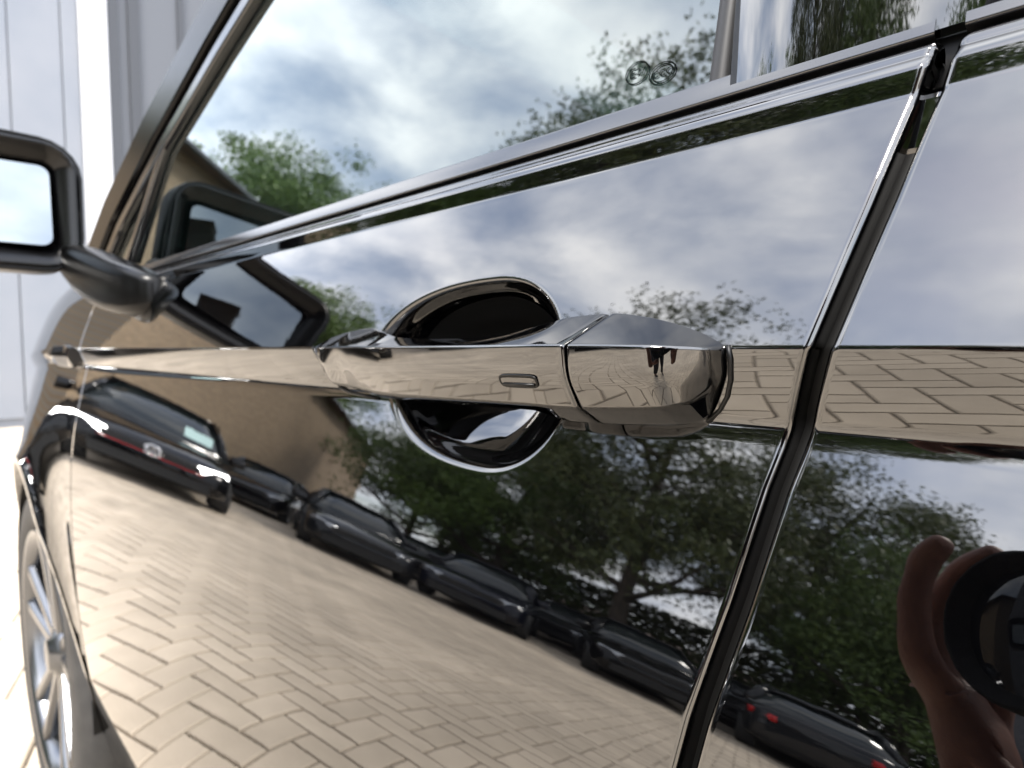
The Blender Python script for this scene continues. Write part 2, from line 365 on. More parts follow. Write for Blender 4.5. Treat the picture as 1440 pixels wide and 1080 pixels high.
# touch sensor: small oblong recess
def facept(x, f):
    ry, rz, by, bz, *_ = interp(HT, x); t = f
    y = ry+(by-ry)*t - .0030*(1-abs(2*t-1)**1.5)*.90 - .0002; return Vector((x, y, rz+(bz-rz)*t+H))
def slot(x0, x1, f0, f1, lift, n=8):
    hx, hf = (x1-x0)/2, (f1-f0)/2; cx_, cf = (x0+x1)/2, (f0+f1)/2; hz = hf*.024; pts = []
    for k in range(4*n):
        a = 2*math.pi*k/(4*n); ca, sa = math.cos(a), math.sin(a)
        e = 2/4.5; px = hx*math.copysign(abs(ca)**e, ca); pz = hf*math.copysign(abs(sa)**e, sa)
        p = facept(cx_+px, cf+pz); p.y -= lift; pts.append(p)
    return pts
a0, a1, f0, f1 = -.1660, -.1452, .47, .70
rings = [slot(a0, a1, f0, f1, .0000), slot(a0+.0002, a1-.0002, f0+.01, f1-.01, .0004), slot(a0+.0006, a1-.0006, f0+.03, f1-.03, .0004), slot(a0+.0009, a1-.0009, f0+.05, f1-.05, -.0001)]
V, F = loft(rings, True, False); mesh('sensor_frame', V, F, RUBBER, HND)
# recessed lower half of the sensor: a glossy wedge
r2_ = slot(a0+.0010, a1-.0010, f0+.055, f1-.055, .0001)
V, F = [tuple(p) for p in r2_], [tuple(range(len(r2_)))]
mesh('touch_sensor', V, F, PAINT, HND, smooth=False)
V, F = tube([facept(a0+.002, f0+.17) + Vector((0, -.0002, 0)), facept((a0+a1)/2, f0+.17) + Vector((0, -.0002, 0)), facept(a1-.002, f0+.17) + Vector((0, -.0002, 0))], .0007, 8)
mesh('sensor_bar', V, F, RUBBER, HND)

# ------------------------------------------------------------------ front wing, bonnet, wheel
XC, ZC_, RA = -1.418, -.585, .380
def plan(x): return 0.16*max(0, -1.25-x)**2 + .5*max(0, -1.75-x)**2
def wing_rows():
    top = arc_on(SEC, [(.03, 21, 30, 4), (.10, 30, 82, 12), (.5, 82, 87, 6)])
    rows = []
    xs = [-1.0345-.02*k for k in range(46)]
    for x in xs:
        drop = .05*max(0, (-1.1-x)/.8)**2
        zmin = -.62
        if abs(x-XC) < RA: zmin = ZC_+math.sqrt(RA**2-(x-XC)**2)
        row = []
        zt = max(z for _, z in SEC)
        for (y, z) in top:
            zz = z if z > -.1 else zmin+(z+.62)*(-.1-zmin)/.52
            yy = (Yp(zz)+twist(x, zz) if zz <= zt else y) if z <= zt else y
            dist = math.hypot(x-XC, zz-ZC_)-RA
            yy -= .020*math.exp(-max(0, dist)/.045)*min(1, max(0, (-1.045-x)/.14))*min(1, max(0, (-.06-zz)/.08))
            row.append((x, yy+plan(x), zz-drop*min(1, max(0, (zz+.20)/.24))+H))
        rows.append(row)
    return rows
V, F = grid(wing_rows()); mesh('front_wing', V, F, PAINT, CAR)
# arch lip (inner return) and liner
arc = [2*math.pi*k/64 for k in range(0, 33)]
def archp(a, r, y): return (XC+r*math.cos(a), y, ZC_+H+r*math.sin(a))
def lipy(a): z = ZC_+RA*math.sin(a); x = XC+RA*math.cos(a); return Yp(max(z, -.62))+twist(x, z)-.020*min(1, max(0, (-1.045-x)/.14))*min(1, max(0, (-.06-z)/.08))+plan(x)
V, F = grid([[archp(a, RA+.002, lipy(a)-.001), archp(a, RA-.006, lipy(a)-.0015), archp(a, RA-.009, lipy(a)+.004), archp(a, RA-.009, lipy(a)+.05)] for a in arc]); mesh('arch_lip', V, F, GLOSS, CAR)
V, F = grid([[archp(a, RA-.012, .0), archp(a, RA-.012, .32)] for a in arc]); mesh('arch_liner', V, F, RUBBER, CAR)
WC = (XC, .002, .335)
whl = empty('wheel', WC); whl.parent = CAR; whl.location = Vector(WC)-CAR.location; WORLD_OF[whl.name] = Vector(WC)
V, F = lathe_y([(.235, .03), (.25, -.004), (.275, -.012), (.31, -.008), (.328, .006), (.335, .03), (.335, .2), (.25, .22)], WC, 72); mesh('tyre', V, F, vary(mat('tyre_rubber', (.02, .02, .02), .7), (.016, .016, .016), (.028, .027, .026), 40, bump=.3), whl)
V, F = lathe_y([(.238, .02), (.246, -.004), (.243, -.010), (.236, -.008), (.226, .01), (.22, .05), (.215, .19)], WC, 72); mesh('rim', V, F, ALLOY, whl)
V, F = lathe_y([(.0, .03), (.21, .075), (.215, .19)], WC, 48); mesh('brake_disc', V, F, DARKALLOY, whl)
V, F = lathe_y([(.0, -.004), (.03, -.004), (.034, .004), (.055, .012), (.06, .04)], WC, 36); mesh('hub_cap', V, F, ALLOY, whl)
for k in range(5):
    parts = []
    for s in (-1, 1):
        a = 2*math.pi*k/5+.3; b = a+s*.20
        p0 = Vector((WC[0]+.045*math.cos(a+s*.3), .018, WC[2]+.045*math.sin(a+s*.3))); p1 = Vector((WC[0]+.232*math.cos(b), .004, WC[2]+.232*math.sin(b)))
        t = (p1-p0).normalized(); sd = t.cross(Vector((0, 1, 0))).normalized()
        secs = []
        for u in (0, .3, .7, 1):
            c = p0.lerp(p1, u); wd = .016*(1-.25*math.sin(math.pi*u)); dpt = .030-.012*u
            secs.append([c-sd*wd+Vector((0, .004, 0)), c-sd*wd*.6+Vector((0, -.006, 0)), c+sd*wd*.6+Vector((0, -.006, 0)), c+sd*wd+Vector((0, .004, 0)), c+sd*wd*.7+Vector((0, dpt, 0)), c-sd*wd*.7+Vector((0, dpt, 0))])
        parts.append(loft(secs))
    V, F = join(parts); bevel(mesh('spoke', V, F, ALLOY, whl, smooth=False), .002)
# wing trim badge
bd = []
for x, hw in ((-1.085, .011), (-1.11, .0135), (-1.19, .0125), (-1.235, .006)):
    y = plan(x)
    bd.append([(x, Yp(-.002)+y-.006, H-.008+hw), (x, Yp(-.012)+y-.010, H-.012), (x, Yp(-.02)+y-.006, H-.016-hw), (x, Yp(-.02)+y+.006, H-.016-hw), (x, Yp(0)+y+.006, H-.008+hw)])
V, F = loft(bd); bevel(mesh('wing_badge', V, F, GLOSS, CAR, smooth=False), .0015)
# A-pillar, window divider
def pillar_pt(u): return Vector((-1.10+.60*u, .048+.34*u*u*.5+.15*u, H+.135+.40*u))
def strip(path, wv, dv, m, name, r=.003):
    secs = []
    for p, wd, dp in zip(path, wv, dv):
        wd, dp = Vector(wd), Vector(dp)
        secs.append([p-wd, p-wd*.9-dp, p+wd*.9-dp, p+wd, p+wd*.9+dp, p-wd*.9+dp])
    V, F = loft(secs); return bevel(mesh(name, V, F, m, CAR, smooth=False), r)
def gl(x, h, out=.0): q = gpt(x, h); return Vector((q[0], q[1]-out, q[2]))
PP = [gl(-1.10, .02, .004), gl(-.98, .095, .004), gl(-.82, .165, .004), gl(-.655, .225, .004), gl(-.45, .29, .004), gl(-.2, .35, .004), gl(.1, .38, .004)]
strip(PP, [(.020, 0, -.018)]*7, [(0, .012, 0)]*7, mat('pillar_satin', (.002, .002, .002), .2, 0, 1.25), 'windscreen_pillar')
strip([p+Vector((.030, -.002, -.027)) for p in PP], [(.006, 0, -.006)]*7, [(0, .006, 0)]*7, SATIN, 'pillar_trim', .002)
strip([gl(-.905, .015, .003), gl(-.83, .09, .003), gl(-.755, .165, .003)], [(.009, 0, 0)]*3, [(0, .005, 0)]*3, SATIN, 'window_divider', .002)
# ---- rest of the body: roof, far side, windscreen, cabin
W2 = 1.80
roof = [[(x, y, H+.50+.05*math.sin(math.pi*(y-.27)/1.26)-.10*max(0, (-.35-x))**1.5) for y in [.25+.13*k for k in range(11)]] for x in (-.55, -.3, 0, .4, .9, 1.4, 2.0)]
V, F = grid(roof); mesh('roof', V, F, PAINT, CAR)
V, F = grid([[(x, W2-y, z+H) for y, z in SEC[::6]] for x in (-2.0, -1.0, .0, 1.1, 2.2)]); mesh('far_side_panel', V, [f[::-1] for f in F], PAINT, CAR)
V, F = grid([[(p.x-.16*math.sin(math.pi*k/8), p.y+.016+(W2-2*p.y-.032)*k/8, p.z) for k in range(9)] for p in PP]); mesh('windscreen', V, F, GLASS, CAR)
V, F = join([boxv(-1.95, 2.4, .10, 1.70, .20, .45), boxv(-1.15, 2.4, .12, 1.68, .45, .72), boxv(-2.1, -1.0, .42, 1.38, .25, .86)]); mesh('underbody', V, F, CABIN, CAR, smooth=False)
V, F = grid([[(x, W2-gy-GT*h, H+gz+h) for x in (-1.05, 0, 1.0, 2.0)] for h in (0, .2, .38)]); mesh('far_side_window', V, F, DARKGLASS, CAR)
V, F = grid([[(x, y, H+.44) for y in (.08, .9, W2-.08)] for x in (-.5, .5, 2.0)]); mesh('headlining', V, F, CABIN, CAR)
V, F = grid([[(2.1-.3*u, y, H+.05+.42*u) for y in (.05, .9, W2-.05)] for u in (0, 1)]); mesh('rear_window', V, F, DARKGLASS, CAR)
# dashboard, steering wheel, seats
V, F = grid([[(x, y, z) for y in (.10, .5, 1.0, 1.6)] for x, z in ((-1.25, H+.09), (-1.0, H+.11), (-.72, H+.10), (-.62, H+.03), (-.60, H-.3))]); mesh('dashboard', V, F, CABIN, CAR)
sw = [Vector((-.50-.04*math.sin(a), .42+.18*math.cos(a), H+.06+.17*math.sin(a))) for a in [2*math.pi*k/40 for k in range(41)]]
V, F = tube(sw, .016, 10, False); mesh('steering_wheel', V, F, CABIN, CAR)
def seat(x, y):
    S_ = empty('seat', (x, y, .5)); S_.parent = CAR; S_.location = Vector((x, y, .5))-CAR.location; WORLD_OF[S_.name] = Vector((x, y, .5))
    for nm, b in (('cushion', (x-.26, x+.22, y-.24, y+.24, .50, .66)),): box(nm, b, CABIN, S_, .05)
    V, F = loft([[(x+.18+.25*u+dx_, y+wd*sy, .62+.62*u) for dx_, sy in ((0, -1), (-.05, -.6), (-.05, .6), (0, 1), (.1, .8), (.1, -.8))] for u, wd in ((0, .23), (.4, .25), (.8, .23), (1, .16))]); bevel(mesh('backrest', V, F, CABIN, S_), .02)
    box('headrest', (x+.43, x+.53, y-.13, y+.13, 1.27, 1.44), CABIN, S_, .04)
seat(-.05, .45); seat(-.05, 1.30)
# ---- etched approval marks on the window
INK = mat('etched_ink', (.004, .006, .005), .9, 0, 1.1)
def etched(txt, x, h, rx, rz, size, rings, xs=1.0, shift=0.0):
    c = gl(x, h, .0006); tx = Vector((1, 0, 0)); tz = Vector((0, GT, 1)).normalized(); parts = []
    for f in rings:
        n = 48; V_ = []
        for k in range(n):
            a = 2*math.pi*k/n
            for q in (f-.05, f+.05): V_.append(c+tx*(rx*q*math.cos(a))+tz*(rz*q*math.sin(a)))
        parts.append((V_, [(2*k, 2*((k+1) % n), 2*((k+1) % n)+1, 2*k+1) for k in range(n)]))
    if parts: V, F = join(parts); mesh('etched_mark', V, F, INK, win, smooth=False)
    fc = bpy.data.curves.new('lettering', 'FONT'); fc.body = txt; fc.size = size; fc.align_x = 'CENTER'; fc.align_y = 'CENTER'; fc.extrude = 0.00002
    tmp = bpy.data.objects.new('tmp', fc); COL.objects.link(tmp); bpy.context.view_layer.update(); lm = bpy.data.meshes.new_from_object(tmp.evaluated_get(bpy.context.evaluated_depsgraph_get())); bpy.data.objects.remove(tmp)
    lm.materials.clear(); lm.materials.append(INK); fo = bpy.data.objects.new('lettering', lm); COL.objects.link(fo); fo.parent = win
    M_ = Matrix((tx*xs, tz, tx.cross(tz))).transposed().to_4x4(); M_.translation = c+tx*shift-WORLD_OF[win.name]; fo.matrix_local = M_
etched('E', -.1412, .0222, .0056, .0047, .0062, (1.0,), 1.1, -.0022)
etched('27', -.1412, .0222, .0056, .0047, .0042, (), 1.1, .0020)
etched('CCC', -.1288, .0182, .0060, .0044, .0040, (1.0, .80), 1.15)

# ------------------------------------------------------------------ door mirror
MIR = None
def rr(y0, y1, z0, z1, r, n=6):
    out = []
    for cx_, cz, a0_ in ((y1-r, z1-r, 0), (y0+r, z1-r, 90), (y0+r, z0+r, 180), (y1-r, z0+r, 270)):
        for k in range(n): a = R(a0_+90*k/(n-1)); out.append((cx_+r*math.cos(a), cz+r*math.sin(a)))
    return out
MX = -.945
def mring(x, g, dx_out=0, r=.045): return [(x+dx_out*(-(p[0]+.006)/.25), p[0], p[1]+H) for p in rr(-.262-g, -.004+g, .098-g, .265+g, max(.012, r+g))]
secs = [mring(MX-.004, -.004, 0), mring(MX-.001, -.001, 0), mring(MX-.012, .001, 0), mring(MX-.04, .002, -.005), mring(MX-.08, -.008, -.02), mring(MX-.115, -.03, -.03), mring(MX-.135, -.065, -.03, .05)]
V, F = loft(secs, True, False); n_ = len(secs[0]); F.append(tuple(len(V)-n_+k for k in range(n_)))
MIR = mesh('door_mirror', V, F, PLAST, CAR); tag(MIR, 'dark door mirror with a satin frame round its glass')
V, F = loft([mring(MX-.03, -.033, 0, .03), mring(MX-.026, -.031, 0, .03), mring(MX-.014, -.024, 0, .034), mring(MX-.010, -.018, 0, .036), mring(MX-.002, -.010, 0, .04), mring(MX-.0015, -.005, 0, .042), mring(MX-.006, -.003, 0, .042)], True, False); mesh('mirror_frame', V, F, mat('mirror_frame_satin', (.002, .002, .0022), .22, 0, 1.4), MIR)
gl_ring = [(MX-.022+.10*(y+.133)-.08*(z-H-.18), y, z) for x, y, z in mring(0, -.033, 0, .03)]
mg = mesh('mirror_glass', gl_ring, [tuple(range(len(gl_ring)))], MIRROR, MIR, smooth=False)
def foot(path):
    secs = []
    for (x, y, z, rx, rz) in path:
        secs.append([(x+rx*math.cos(a)*(1), y+.004*math.sin(a), z+rz*math.sin(a)) for a in [2*math.pi*k/24 for k in range(24)]])
    return loft(secs)
V, F = loft([[(x+.0, p[0], p[1]+H) for p in rr(y0, y1, z0, z1, r_, 5)] for x, y0, y1, z0, z1, r_ in ((-.985, -.030, .004, .100, .140, .012), (-.955, -.030, .010, .086, .136, .014), (-.915, -.028, .016, .068, .128, .014), (-.87, -.022, .024, .052, .116, .014), (-.83, -.014, .030, .042, .104, .013), (-.79, -.004, .034, .038, .094, .012), (-.765, .006, .036, .040, .086, .010), (-.75, .018, .036, .046, .080, .008))])
mesh('mirror_foot', V, F, mat('foot_plastic', (.0008, .0008, .0008), .28, 0, 1.3), MIR)

# ------------------------------------------------------------------ ground: herringbone paving
JOINT = vary(mat('joint_sand', (.2, .165, .125), .9), (.11, .09, .07), (.18, .15, .115), 9, bump=.4)
BRICK = vary(mat('paving_brick', (.4, .34, .27), .8), (.45, .375, .285), (.60, .505, .39), 6, detail=6, bump=.5, bscale=90, island=.55)
n, l, b = nodes(BRICK); src = b.inputs['Base Color'].links[0].from_socket      # stains and worn areas wandering over many bricks
g_ = n.new('ShaderNodeNewGeometry'); zb_ = n.new('ShaderNodeTexNoise'); zb_.inputs['Scale'].default_value = 1.1; zb_.inputs['Detail'].default_value = 5; l.new(g_.outputs['Position'], zb_.inputs['Vector'])
rb_ = n.new('ShaderNodeMapRange'); rb_.inputs['From Min'].default_value = .3; rb_.inputs['From Max'].default_value = .7; rb_.inputs['To Min'].default_value = .78; rb_.inputs['To Max'].default_value = 1.12; l.new(zb_.outputs['Fac'], rb_.inputs['Value'])
mb_ = n.new('ShaderNodeMix'); mb_.data_type = 'RGBA'; mb_.blend_type = 'MULTIPLY'; mb_.inputs['Factor'].default_value = 1.0; l.new(src, mb_.inputs['A']); l.new(rb_.outputs[0], mb_.inputs['B']); l.new(mb_.outputs['Result'], b.inputs['Base Color'])
gp = mesh('ground', [(-300, -300, -.012), (300, -300, -.012), (300, 300, -.012), (-300, 300, -.012)], [(0, 1, 2, 3)], JOINT, smooth=False); tag(gp, kind='structure')
pav = mesh('pavement', [(-14, -9.5, -.008), (6, -9.5, -.008), (6, 5, -.008), (-14, 5, -.008)], [(0, 1, 2, 3)], JOINT, smooth=False); tag(pav, kind='structure')
bw = .112
PX = Vector((-.945, .327, 0)).normalized(); PY = Vector((-PX.y, PX.x, 0))
def brick_mesh():
    l, wd, c = bw-.0034, bw/2-.0034, .005
    V, F = loft([[(-l, -wd, -.03), (l, -wd, -.03), (l, wd, -.03), (-l, wd, -.03)], [(-l, -wd, -.004), (l, -wd, -.004), (l, wd, -.004), (-l, wd, -.004)], [(-l+c, -wd+c, 0), (l-c, -wd+c, 0), (l-c, wd-c, 0), (-l+c, wd-c, 0)]], True, False)
    F.append((8, 9, 10, 11)); return V, F
BV, BF = brick_mesh(); bme = bpy.data.meshes.new('brick'); bme.from_pydata(BV, [], BF); bme.materials.append(BRICK)
allb = []
for i in range(-150, 151):
    for j in range(-150, 151):
        t = (i-j) % 4
        if t == 0: c = PX*((i+1)*bw)+PY*((j+.5)*bw); a = 0
        elif t == 3: c = PX*((i+.5)*bw)+PY*((j+1)*bw); a = 1
        else: continue
        if -13.5 < c.x < 5 and -9.2 < c.y < 3.0: allb.append((c.x, c.y, a))
def seen_rank(b):                                     # nearest to what the door mirrors
    return min(math.hypot(b[0]+1.9, b[1]+1.5), math.hypot(b[0]+.3, b[1]+1.0)+.3)
allb.sort(key=seen_rank)
ax_ang = math.atan2(PX.y, PX.x)
for x, y, a in allb[:300]:
    o = bpy.data.objects.new('brick', bme); COL.objects.link(o); o.parent = pav
    o.location = (x, y, random.uniform(-.0012, .0012)); o.rotation_euler = (random.uniform(-.006, .006), random.uniform(-.004, .004), ax_ang+a*math.pi/2+random.uniform(-.006, .006))
V, F = [], []
arr = np.array(BV)
for x, y, a in allb[300:]:
    th = ax_ang+a*math.pi/2+random.uniform(-.006, .006); c_, s_ = math.cos(th), math.sin(th); zz = random.uniform(-.0015, .0015)
    o = len(V)
    V += [(x+p[0]*c_-p[1]*s_, y+p[0]*s_+p[1]*c_, p[2]+zz) for p in BV]; F += [tuple(k+o for k in f) for f in BF]
bs = mesh('brick_field', V, F, BRICK, pav, smooth=False); tag(bs, kind='stuff')

# ------------------------------------------------------------------ white showroom wall ahead of the car
CLAD = vary(mat('white_cladding', (.30, .31, .33), .45), (.165, .18, .205), (.195, .205, .225), 1.5)
WHITE = mat('white_trim', (.50, .50, .51), .5); GREYF = mat('grey_frame', (.035, .037, .042), .4); GREYP = mat('grey_door_panel', (.085, .09, .10), .45)
SHO = empty('showroom_building', (-9.4, 4, 0), 'white clad building front with grey door beyond the car', 'building')
box('wall', (-12, -9.06, -.6, 14, 0, 7.0), CLAD, SHO)
y = -.58
while y < 1.55:
    y1 = min(y+.50, 1.60); box('cladding_panel', (-9.06, -9.02, y+.006, y1-.006, .10, 6.9), CLAD, SHO, .006); y += .50
box('corner_trim', (-9.06, -8.98, 1.60, 1.90, .0, 6.95), WHITE, SHO, .01)
for a, b, m_, nm, x in ((1.905, 2.02, GREYF, 'door_frame', -8.99), (2.02, 2.13, GREYP, 'frame_reveal', -9.03), (2.13, 2.26, GREYF, 'door_frame', -8.99), (2.26, 2.72, GREYP, 'door_panel', -9.02), (2.72, 2.80, GREYF, 'door_frame', -8.99), (2.80, 3.4, GREYP, 'door_panel', -9.02), (3.4, 3.5, GREYF, 'door_frame', -8.99)):
    box(nm, (-9.06, x, a, b, 0, 6.9), m_, SHO, .006)
# ------------------------------------------------------------------ brick building behind the camera
BRW = mat('tan_brick_wall', (.30, .22, .14), .85); n, l, b = nodes(BRW)
t = n.new('ShaderNodeTexCoord'); mp = n.new('ShaderNodeMapping'); l.new(t.outputs['Object'], mp.inputs[0]); mp.inputs['Rotation'].default_value = (R(90), 0, 0)
bt = n.new('ShaderNodeTexBrick'); bt.inputs['Scale'].default_value = 1.0; bt.inputs['Brick Width'].default_value = .22; bt.inputs['Row Height'].default_value = .065; bt.inputs['Mortar Size'].default_value = .008
bt.inputs['Color1'].default_value = (.34, .245, .15, 1); bt.inputs['Color2'].default_value = (.25, .175, .105, 1); bt.inputs['Mortar'].default_value = (.27, .23, .18, 1)
l.new(mp.outputs[0], bt.inputs['Vector']); l.new(bt.outputs['Color'], b.inputs['Base Color'])
ROOFM = vary(mat('roof_tiles', (.10, .07, .055), .8), (.08, .06, .05), (.14, .09, .07), 4, bump=.4)
def house(name, label, p0, p1, depth, h, ridge, wallm, rz_extra=0):
    p0, p1 = Vector((*p0, 0)), Vector((*p1, 0)); L = (p1-p0).length; ang = math.atan2(p1.y-p0.y, p1.x-p0.x)
    E_ = empty(name, p0, label, 'building', None, ang); WORLD_OF[E_.name] = Vector((0, 0, 0))
    V, F = boxv(0, L, -depth, 0, 0, h); V, F = list(V), list(F)
    k = len(V); V += [(0, -depth/2, h+ridge), (L, -depth/2, h+ridge)]; F += [(1, 3, k), (5, k+1, 7)]
    mesh('wall', V, F, wallm, E_, smooth=False)
    o_ = .35; s = ridge/(depth/2)
    V, F = join([([(-o_, .0+o_, h-s*o_), (L+o_, o_, h-s*o_), (L+o_, -depth/2, h+ridge+.02), (-o_, -depth/2, h+ridge+.02), (-o_, o_, h-s*o_+.12), (L+o_, o_, h-s*o_+.12), (L+o_, -depth/2, h+ridge+.14), (-o_, -depth/2, h+ridge+.14)], [(0, 3, 2, 1), (4, 5, 6, 7), (0, 1, 5, 4), (1, 2, 6, 5), (3, 0, 4, 7)]),
                 ([(-o_, -depth-o_, h-s*o_), (L+o_, -depth-o_, h-s*o_), (L+o_, -depth/2, h+ridge+.02), (-o_, -depth/2, h+ridge+.02), (-o_, -depth-o_, h-s*o_+.12), (L+o_, -depth-o_, h-s*o_+.12), (L+o_, -depth/2, h+ridge+.14), (-o_, -depth/2, h+ridge+.14)], [(0, 1, 2, 3), (4, 7, 6, 5), (0, 4, 5, 1), (1, 5, 6, 2), (3, 7, 4, 0)])])
    rf = mesh('roof', V, F, ROOFM, E_, smooth=False)
    box('gutter', (-o_, L+o_, o_-.02, o_+.10, h-s*o_-.02, h-s*o_+.09), GREYF, rf, .02)
    return E_
house('brick_building', 'tan brick building with pitched roof mirrored in the door and window', (-12.4, -2.0), (-27.0, -17.4), 8, 5.75, .5, BRW)
REDW = mat('red_brick', (.24, .09, .06), .85)
house('far_house', 'low red brick house behind the parked cars', (-22, -30), (-8, -34), 8, 2.4, 1.0, REDW)

# ------------------------------------------------------------------ trees
LEAF1 = vary(mat('leaf_green', (.07, .12, .025), .55), (.045, .085, .016), (.12, .17, .035), 1.2, island=.5)
LEAF2 = vary(mat('leaf_olive', (.07, .10, .02), .55), (.035, .055, .012), (.10, .115, .028), 1.2, island=.5)
LEAF3 = vary(mat('leaf_bright_green', (.09, .16, .025), .5), (.06, .115, .018), (.15, .23, .04), 1.2, island=.5)
BARK = vary(mat('bark', (.07, .055, .04), .9), (.05, .04, .03), (.10, .08, .06), 5, bump=.8, bscale=20)
def tree_meshes(seed, h, cr, ch, trunk_h, nl, leafm, ls=.16):
    rg = random.Random(seed); tp = []
    lean = (rg.uniform(-.05, .05), rg.uniform(-.05, .05))
    path = [(lean[0]*z, lean[1]*z, z) for z in np.linspace(0, h*.78, 8)]; tp.append(tube(path, [h*.026*(1-.85*k/7)+.02 for k in range(8)], 9))
    ends = []
    for k in range(15):
        z0 = trunk_h*.8+(h*.72-trunk_h*.8)*k/15; a = k*2.4+rg.uniform(-.4, .4); ln = cr*(.95-.45*k/15)*rg.uniform(.75, 1.05); up = rg.uniform(.15, .55)
        p0 = Vector((lean[0]*z0, lean[1]*z0, z0)); pts = [p0+Vector((math.cos(a)*ln*u, math.sin(a)*ln*u, up*ln*u**1.3+rg.uniform(-.1, .1)*u)) for u in (0, .35, .7, 1)]
        tp.append(tube(pts, [h*.011, h*.008, h*.005, .015], 6)); ends += [pts[2], pts[3]]
        for s in (-1, 1):
            q = pts[1]; b_ = a+s*.7; pts2 = [q+Vector((math.cos(b_)*ln*.5*u, math.sin(b_)*ln*.5*u, ln*.25*u)) for u in (0, .5, 1)]; tp.append(tube(pts2, [h*.006, h*.004, .012], 5)); ends.append(pts2[2])
    TV, TF = join(tp)
    cz = trunk_h+ch/2; clumps = []
    while len(clumps) < nl:
        if clumps and rg.random() < .25: clumps.append(rg.choice(clumps)+Vector((rg.gauss(0, .4), rg.gauss(0, .4), rg.gauss(0, .3)))); continue
        if rg.random() < .45: e = rg.choice(ends); c = e+Vector((rg.gauss(0, .35), rg.gauss(0, .35), rg.gauss(0, .3)))
        else:
            d = Vector((rg.gauss(0, 1), rg.gauss(0, 1), rg.gauss(0, 1))).normalized()*rg.uniform(.45, 1.0)**.8; c = Vector((d.x*cr, d.y*cr, cz+d.z*ch/2))
            if math.sin(c.x*1.7+seed)+math.sin(c.y*1.9+2*seed)+math.sin(c.z*2.1) < -.9: continue
        clumps.append(c)
    LV, LF = [], []
    for c in clumps:
        sp = rg.uniform(.20, .42)
        for _ in range(84):
            g_ = lambda: max(-1.5, min(1.5, rg.gauss(0, 1)))
            p = c+Vector((g_()*sp, g_()*sp, g_()*sp*.6)); a = Vector((rg.gauss(0, 1), rg.gauss(0, 1), rg.gauss(0, .6))).normalized(); b_ = a.orthogonal().normalized(); b_.rotate(Matrix.Rotation(rg.uniform(0, 6.28), 3, a)); s = ls*rg.uniform(.6, 1.2); a2 = a.cross(b_)
            k = len(LV); LV += [p-b_*s, p+a2*s*.5, p+b_*s, p-a2*s*.5]; LF.append((k, k+1, k+2, k+3))
    def mk(nm, V, F, m_):
        me = bpy.data.meshes.new(nm); me.from_pydata([tuple(v) for v in V], [], F); me.materials.append(m_); return me
    return mk('trunk', TV, TF, BARK), mk('crown', LV, LF, leafm)
TM = [tree_meshes(3, 9.0, 3.8, 6.4, 2.3, 820, LEAF3, .066), tree_meshes(11, 9.5, 3.9, 6.6, 2.9, 520, LEAF2, .066), tree_meshes(23, 7.0, 2.9, 5.0, 1.9, 420, LEAF1, .064)]
def tree(x, y, k, s, rz, label):
    E_ = empty('tree', (x, y, 0), label, 'tree', 'trees around the car park', rz); E_.scale = (s, s, s)
    for me in TM[k]:
        o = bpy.data.objects.new(me.name, me); COL.objects.link(o); o.parent = E_
tree(-7.6, -12.6, 1, 1.08, .3, 'big leafy tree with dark trunk behind the parked cars, mirrored in the lower door')
tree(-2.4, -15.5, 2, 1.0, 1.1, 'smaller leafy tree mirrored in the rear door beside the hand')
tree(-13.5, -14.5, 0, 1.05, 2.0, 'spreading tree right beside the far end of the tan brick building')
tree(-29.5, -11.5, 0, 1.55, 4.0, 'bright green tree rising behind the roof of the tan brick building')
tree(-5.6, -19.5, 1, 1.25, 5.1, 'tall tree standing behind the row of cars, its top just above the door crease')
tree(4.5, -15.5, 0, .9, .7, 'tree farthest towards the rear of the car')
tree(-17.6, -13.9, 2, 1.15, 3.3, 'dark tree standing close in front of the far end of the brick building')
LV, LF = [], []; rg = random.Random(5)
for _ in range(40000):
    p = Vector((rg.uniform(-19, 12), -16.8+rg.gauss(0, .28), rg.uniform(.05, 3.2))); a = Vector((rg.gauss(0, 1), rg.gauss(0, 1), rg.gauss(0, 1))).normalized(); b_ = a.orthogonal().normalized()*.11; c_ = a.cross(b_)*.6
    k = len(LV); LV += [p-b_, p+c_, p+b_, p-c_]; LF.append((k, k+1, k+2, k+3))
hd = mesh('hedge', LV, LF, LEAF2, smooth=False); tag(hd, 'long clipped green hedge behind the row of parked cars', 'hedge')

# ------------------------------------------------------------------ parked cars
CPAINTS = {'black': paint_mat('parked_black', (.003, .003, .0035), 1.42, False), 'grey': paint_mat('parked_dark_grey', (.014, .015, .017), 1.42, False), 'blue': paint_mat('parked_dark_blue', (.005, .006, .012), 1.42, False)}
CGLASS = mat('parked_car_glass', (.01, .014, .014), .02, 0, 1.7)
LAMP_ON = mat('lit_headlamp', (.9, .9, .9), .2, 0, 1.5, (1, .98, .95), 12.0)
LAMP = mat('headlamp_glass', (.35, .36, .38), .1, .6); TAIL = mat('tail_lamp', (.45, .01, .012), .2); REDL = mat('red_strip', (.4, .01, .015), .3)
PLATE = mat('number_plate', (.75, .75, .72), .5); CARD = mat('pale_green_card', (.45, .62, .58), .6)
ST = [(-2.16, .60, .36, .56, .60), (-2.10, .76, .25, .64, .71), (-1.92, .87, .20, .74, .83), (-1.3, .90, .20, .85, .96), (-.8, .905, .20, .91, 1.01), (0, .91, .20, .94, 1.0), (1.2, .91, .20, .96, 1.02), (1.85, .88, .22, .98, 1.05), (2.08, .80, .28, .95, 1.02), (2.16, .66, .40, .85, .92)]
